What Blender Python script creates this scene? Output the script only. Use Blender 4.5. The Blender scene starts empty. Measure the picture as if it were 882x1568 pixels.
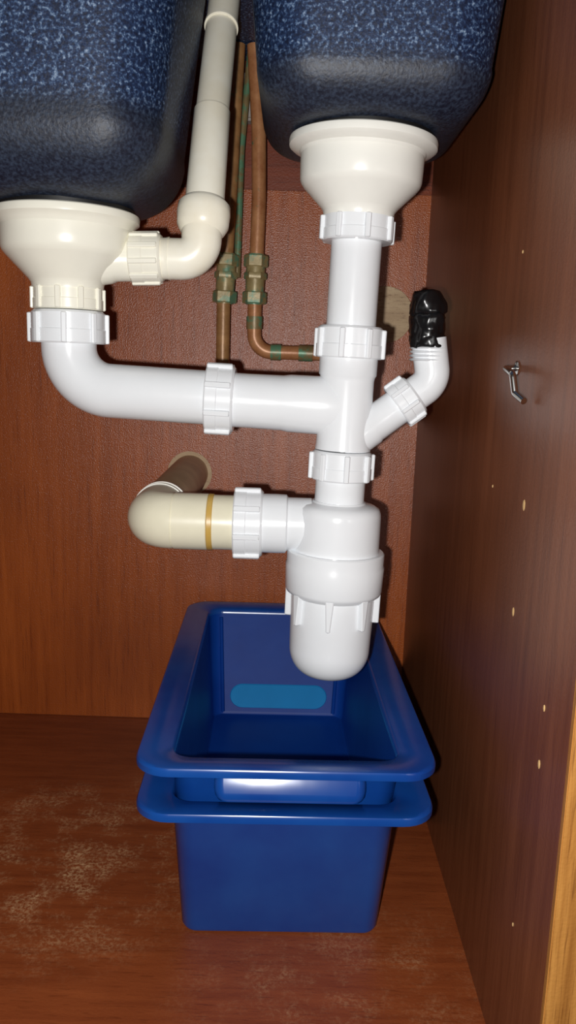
import bpy, bmesh, math, random
from mathutils import Matrix, Vector
from mathutils import noise as mn
random.seed(3)
scn=bpy.context.scene
try:
    scn.view_settings.view_transform='Standard'; scn.view_settings.look='None'
except Exception: pass

# ---------------------------------------------------------------- materials
def lin(c):
    return tuple(((v/255)/12.92 if v/255<=.04045 else ((v/255+.055)/1.055)**2.4) for v in c)+(1,)
def newmat(name):
    m=bpy.data.materials.new(name); m.use_nodes=True
    nt=m.node_tree; b=nt.nodes['Principled BSDF']
    return m,nt,b
def N(nt,t,**kw):
    n=nt.nodes.new(t)
    for k,v in kw.items():
        if k in n.inputs: n.inputs[k].default_value=v
        else: setattr(n,k,v)
    return n
def ramp(nt,fac,stops):
    r=nt.nodes.new('ShaderNodeValToRGB')
    els=r.color_ramp.elements
    while len(els)<len(stops): els.new(.5)
    for e,(p,c) in zip(els,stops):
        e.position=p; e.color=c if len(c)==4 else lin(c)
    nt.links.new(fac,r.inputs[0]); return r
def mapping(nt,scale):
    tc=nt.nodes.new('ShaderNodeTexCoord'); mp=nt.nodes.new('ShaderNodeMapping')
    mp.inputs['Scale'].default_value=scale
    nt.links.new(tc.outputs['Object'],mp.inputs[0]); return mp.outputs[0]
def noise(nt,vec,scale,detail=3,rough=.5):
    n=N(nt,'ShaderNodeTexNoise',Scale=scale,Detail=detail,Roughness=rough)
    nt.links.new(vec,n.inputs['Vector']); return n.outputs['Fac']
def mix(nt,fac,a,b,mode='MIX'):
    m=nt.nodes.new('ShaderNodeMix'); m.data_type='RGBA'; m.blend_type=mode
    for sock,val in ((m.inputs[0],fac),(m.inputs[6],a),(m.inputs[7],b)):
        if hasattr(val,'is_output'): nt.links.new(val,sock)
        else: sock.default_value=val
    return m.outputs[2]
def bump(nt,b,h,strength,dist):
    bp=N(nt,'ShaderNodeBump',Strength=strength,Distance=dist)
    nt.links.new(h,bp.inputs['Height']); nt.links.new(bp.outputs[0],b.inputs['Normal'])

def plastic(name,col,rough=.28,var=.06,col2=None,bumpd=.0004):
    m,nt,b=newmat(name)
    v=mapping(nt,(1,1,1))
    c=lin(col); c2=lin(col2) if col2 else tuple(x*(1-var*2) for x in c[:3])+(1,)
    r=ramp(nt,noise(nt,v,22,4,.6),[(.35,c),(.75,c2)])
    nt.links.new(r.outputs[0],b.inputs['Base Color'])
    b.inputs['Roughness'].default_value=rough
    bump(nt,b,noise(nt,v,60,2),.25,bumpd)
    return m

def wood(name,dark,light,scale,rough,peel=.0004,spec=.5,pore=.6,ps=480):
    m,nt,b=newmat(name)
    v=mapping(nt,scale)
    vo=mapping(nt,(1,1,1))
    f1=noise(nt,v,3.0,6,.65)
    base=ramp(nt,f1,[(.3,dark),(.5,tuple((a+c)//2 for a,c in zip(dark,light))),(.72,light)]).outputs[0]
    pores=ramp(nt,noise(nt,v,16,3,.6),[(.56,(255,255,255)),(.68,(150,122,105))]).outputs[0]
    c=mix(nt,pore,base,pores,'MULTIPLY')
    blot=ramp(nt,noise(nt,vo,5,3),[(.3,(212,204,198)),(.7,(255,255,255))]).outputs[0]
    c=mix(nt,.8,c,blot,'MULTIPLY')
    nt.links.new(c,b.inputs['Base Color'])
    b.inputs['Roughness'].default_value=rough
    b.inputs['Specular IOR Level'].default_value=spec
    bump(nt,b,noise(nt,vo,ps,2),.5,peel)
    return m,nt,b,c

M={}
M['white']=plastic('white_pvc',(241,244,247),.20,.02)
M['cream']=plastic('cream_pvc',(249,246,231),.25,.03)
M['outlet']=plastic('aged_waste_plastic',(242,236,210),.28,.05)
M['offwhite']=plastic('offwhite_pvc',(247,246,238),.25,.03)
M['ovf']=plastic('aged_overflow_plastic',(252,248,232),.3,.05,(243,234,210))
M['glue']=plastic('solvent_glue',(214,182,104),.35,.1,(194,150,62))
M['greypipe']=plastic('grey_tan_pipe',(212,190,152),.4,.1,(178,152,116))  # grey-tan colour for the pipe run into the wall
M['blackrub']=plastic('black_rubber_tape',(14,14,15),.25,.1,(26,26,28),.002)
M['gasket']=plastic('gasket_black',(18,18,18),.5)
M['back'],*_=wood('back_panel_wood',(156,74,22),(184,94,34),(34,34,1.4),.34,.0010,.6,.4,680)
M['upper'],*_=wood('upper_rail_wood',(108,42,16),(148,66,28),(1.2,22,22),.45)
M['side'],*_=wood('side_panel_wood',(116,66,40),(140,84,54),(34,34,1.3),.36,.0003,.45,.35)
M['edge'],*_=wood('edge_lipping_wood',(140,86,32),(210,150,76),(40,40,1.5),.5)
# floor with scuffed, worn area
mf,nt,b,c=wood('floor_panel_wood',(130,62,30),(158,82,42),(3,34,34),.40,.0004,.5,.4)
vo=mapping(nt,(1,1,1))
scr=ramp(nt,noise(nt,vo,280,5,.75),[(.44,(0,0,0)),(.62,(255,255,255))]).outputs[0]
patch=ramp(nt,noise(nt,vo,20,7,.72),[(.46,(0,0,0)),(.64,(255,255,255))]).outputs[0]
tc=nt.nodes.new('ShaderNodeTexCoord')
def blob(cx,cy,rx,ry):
    mp=nt.nodes.new('ShaderNodeMapping'); mp.vector_type='POINT'
    mp.inputs['Location'].default_value=(-cx/rx,-cy/ry,0); mp.inputs['Scale'].default_value=(1/rx,1/ry,0)
    nt.links.new(tc.outputs['Object'],mp.inputs[0])
    l=nt.nodes.new('ShaderNodeVectorMath'); l.operation='LENGTH'; nt.links.new(mp.outputs[0],l.inputs[0])
    return ramp(nt,l.outputs['Value'],[(.45,(255,255,255)),(1.0,(0,0,0))]).outputs[0]
reg=mix(nt,1.0,blob(-.20,.68,.16,.17),mix(nt,.35,lin((0,0,0)),blob(.05,.54,.15,.11)),'ADD')
mask=mix(nt,1.0,mix(nt,1.0,scr,patch,'MULTIPLY'),reg,'MULTIPLY')
rgb=nt.nodes.new('ShaderNodeRGBToBW'); nt.links.new(mask,rgb.inputs[0])
mm=nt.nodes.new('ShaderNodeMath'); mm.operation='MULTIPLY'; mm.inputs[1].default_value=.75; mm.use_clamp=True; nt.links.new(rgb.outputs[0],mm.inputs[0])
nt.links.new(mix(nt,mm.outputs[0],c,lin((222,184,138))),b.inputs['Base Color'])
M['floor']=mf
# sink composite; shade under each bowl painted in as darker, less flecked colour
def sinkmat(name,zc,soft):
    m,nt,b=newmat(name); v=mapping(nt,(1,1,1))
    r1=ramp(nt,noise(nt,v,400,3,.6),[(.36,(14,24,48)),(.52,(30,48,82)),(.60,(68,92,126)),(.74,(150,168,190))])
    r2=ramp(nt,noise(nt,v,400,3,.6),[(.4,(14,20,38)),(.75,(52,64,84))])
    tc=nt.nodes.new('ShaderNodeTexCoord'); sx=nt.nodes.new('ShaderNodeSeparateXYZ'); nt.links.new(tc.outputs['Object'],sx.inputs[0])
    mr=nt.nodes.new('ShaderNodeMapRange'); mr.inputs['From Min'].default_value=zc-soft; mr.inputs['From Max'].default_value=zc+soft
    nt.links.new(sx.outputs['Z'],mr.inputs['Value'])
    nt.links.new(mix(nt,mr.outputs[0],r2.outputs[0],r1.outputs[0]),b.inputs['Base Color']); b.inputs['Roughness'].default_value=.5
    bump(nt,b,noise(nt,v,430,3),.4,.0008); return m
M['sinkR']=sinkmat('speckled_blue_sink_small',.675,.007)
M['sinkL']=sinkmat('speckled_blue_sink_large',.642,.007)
# blue bin
def binmat(name,rough,spec,a,c):
    m,nt,b=newmat(name); v=mapping(nt,(1,1,1))
    r1=ramp(nt,noise(nt,v,9,4,.6),[(.3,a),(.75,c)])
    nt.links.new(r1.outputs[0],b.inputs['Base Color']); b.inputs['Roughness'].default_value=rough
    b.inputs['Specular IOR Level'].default_value=spec
    bump(nt,b,noise(nt,v,35,2),.15,.001); return m
M['bin']=binmat('blue_polypropylene',.22,.5,(12,58,138),(26,82,160))
M['binin']=binmat('blue_polypropylene_matt_inside',.40,.15,(10,52,134),(16,66,152))
M['binlabel']=plastic('pale_blue_plastic',(26,140,206),.4,.05)
# copper with verdigris
def copper(name,lo,hi,green,gc=(84,124,92)):
    m,nt,b=newmat(name); v=mapping(nt,(1,1,1))
    base=ramp(nt,noise(nt,v,40,4,.7),[(.3,lo),(.7,hi)]).outputs[0]
    g=ramp(nt,noise(nt,v,55,4,.7),[(green,(0,0,0)),(green+.1,(255,255,255))]).outputs[0]
    bw=nt.nodes.new('ShaderNodeRGBToBW'); nt.links.new(g,bw.inputs[0])
    nt.links.new(mix(nt,bw.outputs[0],base,lin(gc)),b.inputs['Base Color'])
    b.inputs['Metallic'].default_value=.12; b.inputs['Roughness'].default_value=.38
    bump(nt,b,noise(nt,v,120,3),.3,.0008); return m
M['copper']=copper('aged_copper',(156,96,58),(200,144,98),.64)
M['copperg']=copper('tarnished_copper',(138,98,60),(182,136,88),.58,(108,130,92))
M['verd']=copper('verdigris_copper',(116,100,66),(150,128,88),.46,(96,138,106))
M['brass']=copper('brass_fitting',(134,116,74),(176,158,112),.47,(100,138,110))
m,nt,b=newmat('chrome_steel'); b.inputs['Metallic'].default_value=1; b.inputs['Roughness'].default_value=.2
v=mapping(nt,(1,1,1)); r1=ramp(nt,noise(nt,v,40),[(.3,(190,190,190)),(.7,(235,235,230))]); nt.links.new(r1.outputs[0],b.inputs['Base Color']); M['steel']=m
M['chip']=plastic('raw_wood_chip',(206,168,114),.7)
M['disc'],*_=wood('plug_disc_wood',(186,156,120),(214,188,150),(6,6,30),.6)
M['mortar']=plastic('grey_mortar',(170,162,154),.8)

# ---------------------------------------------------------------- helpers
def link(o): scn.collection.objects.link(o); return o
def empty(name,loc=(0,0,0)):
    e=bpy.data.objects.new(name,None); e.empty_display_size=.05; e.location=loc; link(e); return e
def finish(bm,name,mat,parent=None,ang=35,mods=None):
    bmesh.ops.remove_doubles(bm,verts=bm.verts,dist=1e-6)
    bmesh.ops.recalc_face_normals(bm,faces=bm.faces)
    me=bpy.data.meshes.new(name); bm.to_mesh(me); bm.free()
    for p in me.polygons: p.use_smooth=True
    me.set_sharp_from_angle(angle=math.radians(ang))
    for mt in (mat if isinstance(mat,list) else [mat]): me.materials.append(mt)
    o=link(bpy.data.objects.new(name,me))
    if parent is not None:
        o.parent=parent; o.matrix_parent_inverse=Matrix.Translation(parent.location).inverted()
    return o
def frame(d):
    d=Vector(d).normalized(); a=Vector((0,0,1)) if abs(d.z)<.9 else Vector((0,1,0))
    x=d.cross(a).normalized(); y=d.cross(x).normalized(); return x,y,d
def bridge(bm,r1,r2,mi=0):
    n=len(r1)
    for i in range(n):
        f=bm.faces.new((r1[i],r1[(i+1)%n],r2[(i+1)%n],r2[i])); f.material_index=mi
def lathe(bm,prof,org,axis,seg=64,capA=True,capB=True,sc=(1,1),mi=0):
    x,y,d=frame(axis); org=Vector(org)
    rings=[]
    for s,r in prof:
        rings.append([bm.verts.new(org+d*s+(x*math.cos(2*math.pi*i/seg)*sc[0]+y*math.sin(2*math.pi*i/seg)*sc[1])*max(r,1e-4)) for i in range(seg)])
    for a,b_ in zip(rings,rings[1:]): bridge(bm,a,b_,mi)
    if capA: bm.faces.new(rings[0][::-1]).material_index=mi
    if capB: bm.faces.new(rings[-1]).material_index=mi
def arcpath(pts,rad,n=12):
    pts=[Vector(p) for p in pts]; out=[pts[0]]
    for i in range(1,len(pts)-1):
        p0,p,p1=pts[i-1],pts[i],pts[i+1]
        a=(p0-p).normalized(); c=(p1-p).normalized()
        r=rad[i-1] if isinstance(rad,(list,tuple)) else rad
        th=a.angle(c); t=min(r/math.tan(th/2),.49*(p0-p).length if i>1 else .98*(p0-p).length,.98*(p1-p).length)
        r=t*math.tan(th/2); bis=(a+c).normalized(); cen=p+bis*(r/math.sin(th/2))
        s=p+a*t-cen; e=p+c*t-cen; ang=s.angle(e); ax_=s.cross(e).normalized()
        for k in range(n+1):
            out.append(cen+Matrix.Rotation(ang*k/n,3,ax_)@s)
    out.append(pts[-1]); return out
def tube(bm,path,r,seg=48,mi=0,cap=True):
    rs=r if isinstance(r,(list,tuple)) else [r]*len(path)
    rings=[]; t0=(path[1]-path[0]).normalized(); x,y,_=frame(t0)
    prevt=t0
    for i,p in enumerate(path):
        t=((path[min(i+1,len(path)-1)]-path[max(i-1,0)])).normalized()
        q=prevt.rotation_difference(t); x=q@x; y=q@y; prevt=t
        rings.append([bm.verts.new(p+(x*math.cos(2*math.pi*k/seg)+y*math.sin(2*math.pi*k/seg))*rs[i]) for k in range(seg)])
    for a,b_ in zip(rings,rings[1:]): bridge(bm,a,b_,mi)
    if cap: bm.faces.new(rings[0][::-1]); bm.faces.new(rings[-1])
def lug(bm,org,axis,ang,s0,s1,r0,r1,w,w1=None):
    x,y,d=frame(axis); org=Vector(org)
    rad=x*math.cos(ang)+y*math.sin(ang); tan=-x*math.sin(ang)+y*math.cos(ang)
    w1=w if w1 is None else w1
    b_=.0007
    def ring(s,rr,ww):
        return [bm.verts.new(org+d*s+rad*q+tan*z) for q,z in ((r0,-ww),(rr-b_,-ww),(rr,-ww+b_),(rr,ww-b_),(rr-b_,ww),(r0,ww))]
    k=1 if s1>s0 else -1
    R=[ring(s0,r1-b_,w-b_),ring(s0+k*b_,r1,w),ring(s1-k*b_,r1,w1),ring(s1,r1-b_,w1-b_)]
    for a,c in zip(R,R[1:]): bridge(bm,a,c)
    bm.faces.new(R[0]); bm.faces.new(R[-1])
def nut(name,org,axis,L,r,mat,parent,n=8,ph=0,rh=.0025,inner=.75,w=.0022):
    bm=bmesh.new(); h=L/2; rb=r-rh; e=.0012
    lathe(bm,[(-h,rb*inner),(-h,rb-e),(-h+e,rb),(-h+L*.42,rb),(-h+L*.45,rb-.0006),(h-e*1.5,rb-.0006),(h,rb-e*2),(h,rb*inner)],org,axis)
    for i in range(n):
        lug(bm,org,axis,ph+2*math.pi*i/n,-h+.0004,h-.002,rb-.002,r,w)
    return finish(bm,name,mat,parent)
def rr(hx,hy,r,n=8):
    pts=[]
    for cx,cy,a0 in ((hx-r,hy-r,0),(-hx+r,hy-r,90),(-hx+r,-hy+r,180),(hx-r,-hy+r,270)):
        for k in range(n+1):
            a=math.radians(a0+90*k/n); pts.append((cx+r*math.cos(a),cy+r*math.sin(a)))
    return pts
def loft(bm,rings,capA=False,capB=True,n=8,mi=0):
    prev=None; first=None
    for cx,cy,hx,hy,r,z in rings:
        cur=[bm.verts.new((cx+a,cy+b_,z)) for a,b_ in rr(hx,hy,r,n)]
        if prev: bridge(bm,prev,cur,mi)
        else: first=cur
        prev=cur
    if capA: bm.faces.new(first[::-1]).material_index=mi
    if capB: bm.faces.new(prev).material_index=mi
def boxo(name,lo,hi,mat,parent=None,bev=.001):
    bm=bmesh.new(); bmesh.ops.create_cube(bm,size=1)
    for v_ in bm.verts:
        v_.co=Vector([(lo[i]+hi[i])/2+v_.co[i]*(hi[i]-lo[i]) for i in range(3)])
    if bev: bmesh.ops.bevel(bm,geom=bm.edges,offset=bev,segments=2,affect='EDGES')
    return finish(bm,name,mat,parent)

# ---------------------------------------------------------------- cabinet shell
YB=.981
boxo('floor',(-.62,.38,-.02),(.19,1.01,0),M['floor'],bev=0)
w=boxo('wall_back',(-.62,YB,0),(.19,YB+.018,.663),M['back'],bev=.0015)
w2=boxo('wall_back_upper',(-.62,YB+.006,.6645),(.19,YB+.022,.90),M['upper'],bev=.001)
wr=boxo('wall_right',(.155,.399,0),(.185,YB,.90),M['side'],bev=0)
boxo('trim_right_edge',(.1548,.394,0),(.1855,.399,.90),M['edge'],bev=.0006)
boxo('wall_left',(-.62,.399,0),(-.60,YB,.90),M['side'],bev=0)

# ---------------------------------------------------------------- sink
sink=empty('double_bowl_sink',(-.07,.68,.8))
def bowl(name,cx,cy,hx,hy,zb,rb,tap,mat,r=.045):
    bm=bmesh.new(); R=[(cx,cy,hx,hy,r,.80)]
    R.append((cx,cy,hx-tap,hy-tap,r,zb+rb))
    for k in range(1,13):
        a=math.pi/2*k/12; ins=tap+rb*.9*(1-math.cos(a))
        R.append((cx,cy,hx-ins,hy-ins,max(r-ins*.35,.02),zb+rb-rb*math.sin(a)))
    ins=tap+rb*.9
    R.append((cx,cy,hx-ins-.012,hy-ins-.012,.018,zb-.0002))
    loft(bm,R)
    return finish(bm,name,mat,sink,60)
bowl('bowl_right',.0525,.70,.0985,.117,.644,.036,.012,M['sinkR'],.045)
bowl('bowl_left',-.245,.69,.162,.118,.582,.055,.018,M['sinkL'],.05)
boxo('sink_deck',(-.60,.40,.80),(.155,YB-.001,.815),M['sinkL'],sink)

# ---------------------------------------------------------------- stack drain
def ax(z): return Vector((.0505-(.642-z)*.0225,.68,z))
UP=(ax(.64)-ax(.2)).normalized()
def strainer(name,base,up,rf,rc,rn,h1,h2,mat):
    e=empty(name,base)
    bm=bmesh.new()
    prof=[(0,rf-.006),(0,rf-.002),(.001,rf-.0005),(.003,rf),(.0065,rf-.0004),(.0085,rf-.003),(.0105,rc+.0012),(.013,rc-.0002),
          (.022,rc-.0003),(h1-.003,rc-.0008),(h1,rc-.002),(h1+.003,rc-.0045),(h2-.003,rn+.002),(h2,rn),(h2+.004,rn-.0005)]
    lathe(bm,prof,base,-Vector(up),96)
    finish(bm,'strainer_cup',mat,e,28)
    bm=bmesh.new(); lathe(bm,[(0,rf-.004),(.0035,rf-.004)],Vector(base)+Vector(up)*.0035,-Vector(up),64)
    finish(bm,'rubber_gasket',M['gasket'],e)
    return e
strainer('sink_strainer',ax(.6415),UP,.0594,.0497,.0290,.035,.055,M['offwhite'])
strainer('sink_strainer',Vector((-.1893,.685,.5795)),Vector((0,0,1)),.0592,.0535,.0295,.032,.056,M['cream'])

dr=empty('sink_drain_pipework',ax(.5))
nut('coupling_nut_top',ax(.574),UP,.021,.0315,M['white'],dr,8,.2)
bm=bmesh.new(); lathe(bm,[(0,.0207),(.085,.0207)],ax(.568),-UP); finish(bm,'tail_pipe',M['white'],dr)
nut('coupling_nut_mid',ax(.4835),UP,.026,.0305,M['white'],dr,8,.5)
bm=bmesh.new()
z0=.474
lathe(bm,[(0,.0245),(.017,.0243),(.0185,.0232),(.022,.0225),(.060,.0228),(.075,.0232),(.08,.0238)],ax(z0),-UP)
HX=lambda x: Vector((x,.682,.4335-(x+.074)*.03))
lathe(bm,[(0,.0228),(.022,.0228),(.050,.0232),(.056,.0242),(.080,.0246),(.090,.0252),(.102,.0235)],HX(-.058),(HX(.01)-HX(-.1)).normalized())
bo=Vector((.044,.68,.396)); bd=Vector((.0705,0,.055)).normalized()
lathe(bm,[(0,.0165),(.03,.0165),(.032,.0155),(.060,.0152)],bo,bd)
finish(bm,'tee_body',M['white'],dr,40)
nut('coupling_nut_low',ax(.3805),UP,.025,.0285,M['white'],dr,8,.1)
bm=bmesh.new(); lathe(bm,[(0,.0214),(.04,.0214)],ax(.378),-UP); finish(bm,'trap_riser',M['white'],dr)
bm=bmesh.new()
pth=arcpath([(-.1893,.685,.490),(-.1893,.685,.438),(-.055,.682,.4333)],.036,20)
tube(bm,pth,[.0228]*len(pth)); finish(bm,'left_arm_pipe',M['white'],dr,60)
nut('coupling_nut_arm',HX(-.0605),(1,0,-.03),.024,.0315,M['white'],dr,8,.35)
nut('coupling_nut_left_upper',(-.1893,.685,.5125),(0,0,1),.020,.0305,M['cream'],dr,10,.3,.0018)
nut('coupling_nut_left_lower',(-.1893,.685,.4885),(0,0,1),.0265,.0335,M['white'],dr,8,.15)
nut('coupling_nut_branch',bo+bd*.0665,bd,.019,.0215,M['white'],dr,8,.2,.002,.7,.0016)
bm=bmesh.new()
c0=bo+bd*.055
pth=arcpath([c0,bo+bd*.0945,(.1125,.68,.4885)],.017,14)
tube(bm,pth,[.0146]*len(pth)); 
for k in range(4):
    lathe(bm,[(-.0012,.0138),(0,.0158),(.0012,.0138)],(.1126,.68,.4715+k*.0032),(-.01,0,1),48)
finish(bm,'branch_elbow',M['white'],dr,50)
# black rubber cap, taped
bm=bmesh.new()
prof=[(0,.0135),(.001,.0150),(.010,.0153),(.012,.0144),(.014,.0153),(.026,.0156),(.028,.0144),(.030,.0156),(.036,.0150),(.040,.0136),(.044,.0122),(.0465,.0095),(.0475,.001)]
P2=[]
for (a,r_),(c_,r2_) in zip(prof,prof[1:]):
    k=max(1,int((c_-a)/.0018))
    for q in range(k): P2.append((a+(c_-a)*q/k,r_+(r2_-r_)*q/k))
P2.append(prof[-1])
lathe(bm,P2,(.1120,.68,.4808),(-.06,0,1),90)
for v_ in bm.verts:
    q=mn.noise(v_.co*90)*.0026+mn.noise(v_.co*280)*.0008
    d_=Vector((v_.co.x-.110,v_.co.y-.68,0)) 
    if d_.length>.004: v_.co+=d_.normalized()*q
    v_.co.z+=mn.noise(v_.co*110+Vector((5,5,5)))*.0025
finish(bm,'rubber_pipe_cap',M['blackrub'],None,60)

# ---------------------------------------------------------------- bottle trap
tr=empty('bottle_trap',ax(.3))
bm=bmesh.new()
lathe(bm,[(0,.0225),(.0015,.0235),(.003,.031),(.0055,.0352),(.0095,.0368),(.014,.0372),(.052,.0376)],ax(.3495),-UP,80)
lathe(bm,[(0,.0232),(.020,.0232),(.0215,.0255),(.030,.0258),(.054,.0255)],(.020,.68,.3275),(-1,0,0))
finish(bm,'trap_head',M['white'],tr,40)
bm=bmesh.new()
T=ax(.3060)
lathe(bm,[(0,.036),(0,.0412),(.0012,.0424),(.003,.0426),(.011,.0424),(.013,.0432),(.034,.0426),(.037,.0415),(.040,.0375)],T,-UP,80)
finish(bm,'trap_collar',M['white'],tr,35)
bm=bmesh.new()
prof=[(0,.0368),(.002,.0370),(.03,.0364),(.050,.0358)]
for k in range(1,13):
    a=math.pi/2*k/12; prof.append((.050+.0275*math.sin(a),.0358*(.001+math.cos(a)**.62) if k<12 else .001))
lathe(bm,prof,ax(.2675),-UP,80)
for i in range(8):
    lug(bm,ax(.2700),-UP,2*math.pi*i/8+.12,0,.027,.0345,.0418,.0036,.0018)
finish(bm,'trap_cup',M['white'],tr,40)
nut('trap_outlet_nut',(-.034,.68,.3270),(1,0,0),.025,.0325,M['white'],tr,8,.2)

# ---------------------------------------------------------------- waste outlet to wall
wo=empty('waste_outlet_pipe',(-.1,.8,.327))
bm=bmesh.new(); lathe(bm,[(0,.0238),(.03,.0238)],(-.040,.68,.327),(-1,0,0)); finish(bm,'outlet_stub',M['outlet'],wo)
bm=bmesh.new(); lathe(bm,[(0,.0240),(.0005,.0246),(.0042,.0248),(.0048,.0242)],(-.0642,.68,.327),(-1,0,0)); finish(bm,'glue_bead',M['glue'],wo)
bm=bmesh.new()
pth=[Vector((-.0685,.68,.327)),Vector((-.0695,.68,.327)),Vector((-.098,.68,.327)),Vector((-.0981,.68,.327)),Vector((-.0995,.68,.327))]
rad=[.0232,.0246,.0246,.0238,.0238]
p2=arcpath([(-.0996,.68,.327),(-.1175,.68,.327),(-.1185,.74,.3272)],.0172,14)
pth+=p2; rad+=[.0244]*len(p2)
tube(bm,pth,rad)
finish(bm,'outlet_elbow',M['outlet'],wo,45)
bm=bmesh.new()
for y_ in (.727,.738): lathe(bm,[(-.0015,.0243),(-.001,.0254),(.001,.0254),(.0015,.0243)],(-.1184,y_,.3271),(0,1,0))
finish(bm,'elbow_socket_beads',M['offwhite'],wo,45)
bm=bmesh.new(); lathe(bm,[(0,.0226),(.26,.0226)],(-.1184,.73,.3271),(-.02,1,0)); finish(bm,'wall_pipe',M['greypipe'],wo)
bm=bmesh.new(); lathe(bm,[(0,.0235),(0,.0275),(.003,.027),(.003,.0235)],(-.1235,YB-.002,.327),(0,1,0)); finish(bm,'hole_rim',M['disc'],wo)

# ---------------------------------------------------------------- overflow pipe
ov=empty('overflow_pipe',(-.08,.69,.6))
bm=bmesh.new(); lathe(bm,[(0,.021),(.012,.0195),(.016,.0178),(.04,.0175)],(-.165,.685,.5440),(1,0,.04)); finish(bm,'overflow_spigot',M['cream'],ov)
nut('overflow_nut',(-.1235,.685,.5462),(1,0,.04),.026,.0218,M['cream'],ov,10,.2,.0015)
bm=bmesh.new()
lathe(bm,[(0,.0165),(.004,.0165),(.007,.0172)],(-.1115,.685,.5465),(1,0,.02))
pth=arcpath([(-.112,.685,.5465),(-.0787,.685,.5465),(-.0785,.687,.580)],.017,14)
tube(bm,pth,[.0166]*len(pth))
finish(bm,'overflow_elbow',M['ovf'],ov,50)
A=Vector((-.0785,.687,.566)); B=Vector((-.0742,.715,.671)); C_=Vector((-.0726,.80,.80))
d1=(B-A).normalized()
bm=bmesh.new(); lathe(bm,[(0,.0155),(.003,.0185),(.008,.0212),(.018,.0220),(.025,.0215),(.029,.0180),(.030,.016)],A,d1); finish(bm,'elbow_socket',M['ovf'],ov,40)
bm=bmesh.new(); L1=(B-A).length
lathe(bm,[(0,.0166),(L1-.002,.0152),(L1,.0140)],A,d1)
lathe(bm,[(0,.0139),((C_-B).length,.0139)],B-d1*.004,(C_-B).normalized())
finish(bm,'overflow_riser',M['ovf'],ov,40)
bm=bmesh.new(); d2=(C_-B).normalized(); lathe(bm,[(0,.0136),(0,.0150),(.003,.0150),(.003,.0136)],B+d2*.100,d2)
finish(bm,'riser_coupling',M['ovf'],ov,40)

# ---------------------------------------------------------------- copper pipes
def comp(name,p,d,e,r=.0132):
    bm=bmesh.new()
    def hexa(s0,s1,rr_):
        lathe(bm,[(s0,rr_*.80),(s0,rr_*.94),(s0+.0012,rr_),(s1-.0012,rr_),(s1,rr_*.94),(s1,rr_*.80)],p,d,6)
    hexa(0,.013,r*1.04); hexa(.0265,.034,r*.98); hexa(.040,.053,r*1.04)
    lathe(bm,[(-.001,.0095),(.012,.0105),(.0265,.0108),(.040,.0108),(.054,.0095)],p,d,24)
    finish(bm,name,M['brass'],e,30)
def cpipe(pts,rad,mat,r=.0078,fit=None):
    e=empty('copper_water_pipe',pts[0])
    bm=bmesh.new(); pth=arcpath(pts,rad,10); tube(bm,pth,[r]*len(pth),32); finish(bm,'pipe_run',mat,e,60)
    p,d=fit; comp('compression_fitting',Vector(p),Vector(d),e)
    return e
e1=cpipe([(-.0700,.93,.799),(-.0758,.93,.643),(-.0808,.93,.533),(-.0808,.93,.424),(.058,.935,.424),(.060,YB,.424)],[.2,.2,.016,.014],M['copperg'],.0078,((-.0800,.93,.530),(.04,0,1)))
e2=cpipe([(-.0525,.93,.799),(-.0456,.93,.713),(-.0436,.93,.645),(-.0455,.93,.534),(-.0452,.93,.477),(.066,.935,.477),(.068,YB,.477)],[.2,.3,.3,.020,.014],M['copper'],.0080,((-.0462,.93,.530),(.02,0,1)))
bm=bmesh.new(); lathe(bm,[(0,.0078),(0,.0092),(.016,.0092),(.016,.0078)],(.006,.93,.477),(1,0,0),24)
lathe(bm,[(0,.0078),(0,.0092),(.014,.0092),(.014,.0078)],(-.0453,.93,.502),(0,0,1),24)
lathe(bm,[(0,.0078),(0,.0092),(.012,.0092),(.012,.0078)],(-.026,.93,.477),(1,0,0),24)
finish(bm,'solder_sleeves',M['verd'],e2,40)
e3=empty('copper_branch_pipe',(-.062,.95,.7))
bm=bmesh.new(); pth=arcpath([(-.058,.955,.799),(-.0660,.953,.70),(-.0675,.948,.56)],.3,8); tube(bm,pth,[.0040]*len(pth),20); finish(bm,'pipe_run',M['verd'],e3,60)

# ---------------------------------------------------------------- wall details
bm=bmesh.new(); lathe(bm,[(0,.0325),(.0004,.033),(.003,.033)],(.1085,YB-.002,.526),(0,1,0),64); finish(bm,'hole_cover_disc',M['disc'])
boxo('wall_mortar_block',(-.085,YB-.012,.735),(-.048,YB+.008,.785),M['mortar'],bev=.003)
hk=empty('metal_hook',(.155,.54,.46))
bm=bmesh.new(); lathe(bm,[(0,.0045),(.0008,.005),(.0015,.004)],(.155,.560,.4665),(-1,0,0),24,sc=(1.3,1)); finish(bm,'hook_plate',M['steel'],hk)
bm=bmesh.new(); pth=arcpath([Vector((.155,.560,.4665)),Vector((.146,.556,.466)),Vector((.1445,.532,.4625)),Vector((.1465,.530,.4500)),Vector((.150,.520,.4455))],.003,6)
tube(bm,pth,[.0023]*len(pth),16); finish(bm,'hook_wire',M['steel'],hk,60)
bm=bmesh.new()
for y_,z_,s in ((.517,.378,.0032),(.52,.304,.0027),(.442,.2695,.0018),(.4415,.234,.0024),(.461,.111,.0012),(.60,.378,.0010),(.57,.545,.0010)):
    lathe(bm,[(0,s),(.0004,s*.8),(.0006,s*.3)],(.155,y_,z_),(-1,0,0),7,sc=(.8,1.25))
finish(bm,'wood_chip_marks',M['chip'],wr)

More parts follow.
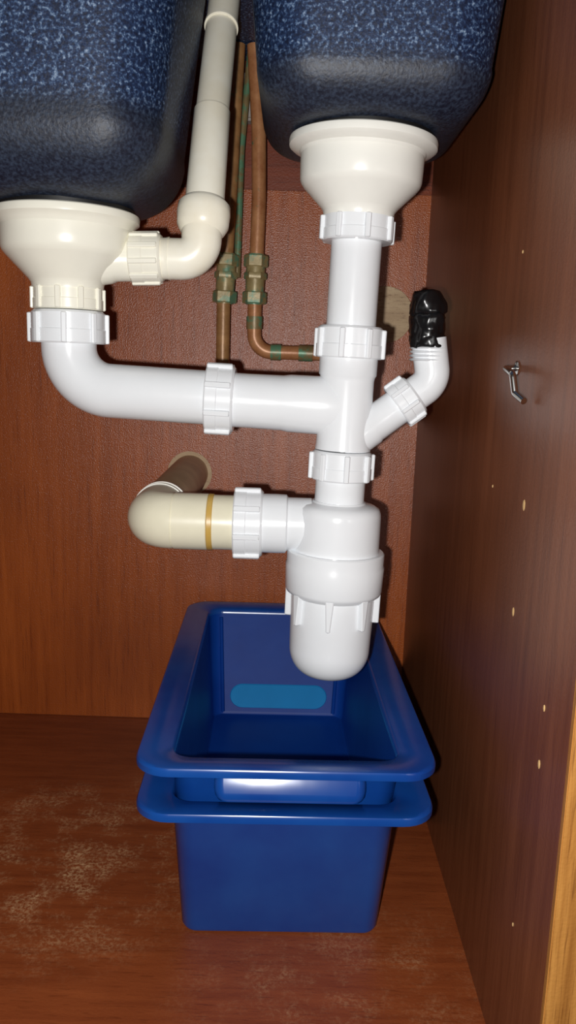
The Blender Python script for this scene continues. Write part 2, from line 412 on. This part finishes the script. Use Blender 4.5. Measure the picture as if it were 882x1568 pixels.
# ---------------------------------------------------------------- nested blue bins
def bin_(zr,zb,handle=False,label=False):
    e=empty('plastic_storage_bin',(0,0,0))
    cx,cy=0,.75; hx,hy=.1145,.210
    bx,by,cb=.082,.173,.7575
    tx,ty=.0885,.187
    bm=bmesh.new(); t=.0022
    R=[(cx,cy,hx-.0015,hy-.0015,.026,zr-.0075),(cx,cy,hx,hy,.027,zr-.0065),(cx,cy,hx,hy,.027,zr-.002),(cx,cy,hx-.001,hy-.001,.027,zr-.0004),(cx,cy,hx-.003,hy-.003,.026,zr),
       (cx,cy,hx-.012,hy-.010,.022,zr-.001),(cx,cy,tx+.001,ty+.001,.018,zr-.002),(cx,cy,tx-.001,ty-.001,.017,zr-.004),
       (cx,cy,tx-t,ty-t,.017,zr-.008)]
    loft(bm,R,capB=False)
    loft(bm,[R[-1],(cx,cb,bx-t,by-t,.013,zb+.006),(cx,cb,bx-t-.002,by-t-.002,.012,zb+.003),(cx,cb,bx-t-.006,by-t-.006,.010,zb+.0022)],mi=1)
    R=[(cx,cy,hx-.0015,hy-.0015,.026,zr-.0075),(cx,cy,hx-.003,hy-.003,.025,zr-.007),(cx,cy,hx-.0035,hy-.0035,.025,zr-.003),(cx,cy,tx+.003,ty+.003,.018,zr-.0045),
       (cx,cy,tx,ty,.017,zr-.010),(cx,cb,bx,by,.013,zb+.004),(cx,cb,bx-.0015,by-.0015,.012,zb+.001),(cx,cb,bx-.005,by-.005,.010,zb)]
    loft(bm,R)
    if handle:
        y1=cy-ty+.002
        rr_=[]
        for zo,out,hw in ((-.006,.0055,.050),(-.0085,.0085,.0545),(-.012,.0108,.0565),(-.017,.0132,.0575),(-.022,.0156,.0575),(-.026,.0170,.0565),(-.029,.0160,.055),(-.031,.0110,.052)):
            h=(out+.002)/2; yc=y1-h+.0
            rr_.append((cx+.003,yc,hw,h+.001,min(h,.0085),zr+zo))
        loft(bm,rr_,capA=True)
    for sx in (-1,1):
        a=Vector((sx*(tx-.016),cy+ty-.004,zr-.012)); c=Vector((sx*(bx-.014),cb+by-.003,zb+.006))
        tube(bm,[a,a.lerp(c,.5),c],.0022,10,mi=1)
    finish(bm,'bin_shell',[M['bin'],M['binin']],e,40)
    if label:
        bm=bmesh.new()
        f=lambda z: cb+by-t+((cy+ty)-(cb+by))*(z-zb-.006)/(zr-.008-zb-.006)
        pts=[]
        W,Hh=.060,.0155
        zc=zb+.026
        for k in range(17): a=math.radians(-90+180*k/16); pts.append((W-Hh+Hh*math.cos(a),Hh*math.sin(a)))
        for k in range(17): a=math.radians(90+180*k/16); pts.append((-W+Hh+Hh*math.cos(a),Hh*math.sin(a)))
        r0=[bm.verts.new((cx+p[0],f(zc+p[1])+.0002,zc+p[1])) for p in pts]
        r1=[bm.verts.new((cx+p[0]*.985,f(zc+p[1]*.94)-.0012,zc+p[1]*.94)) for p in pts]
        bridge(bm,r0,r1); bm.faces.new(r1); bm.faces.new(r0[::-1])
        finish(bm,'grip_slot',M['binlabel'],e,40)
    e.location=(0.0200,0,0); e.rotation_euler=(0,0,math.radians(1.5))
    return e
bin_(.1340,.0005)
bin_(.1705,.033,True,True)

# ---------------------------------------------------------------- light, camera, world
ld=bpy.data.lights.new('phone_flash','POINT'); ld.energy=16.5; ld.shadow_soft_size=.005; ld.color=(1,.985,.965)
lo=link(bpy.data.objects.new('phone_flash',ld)); lo.location=(-.022,-.005,.452)
wd=bpy.data.worlds.new('world'); scn.world=wd; wd.use_nodes=True
wd.node_tree.nodes['Background'].inputs[0].default_value=(.9,.8,.7,1); wd.node_tree.nodes['Background'].inputs[1].default_value=.03
cam=bpy.data.cameras.new('camera'); co=link(bpy.data.objects.new('camera',cam)); scn.camera=co
cam.sensor_fit='AUTO'; cam.sensor_width=36; cam.lens=28.0; cam.clip_start=.01
R=Matrix.Rotation(math.radians(79.5),4,'X')@Matrix.Rotation(math.radians(1.9),4,'Z')
co.matrix_world=Matrix.Translation((0,0,.464))@R
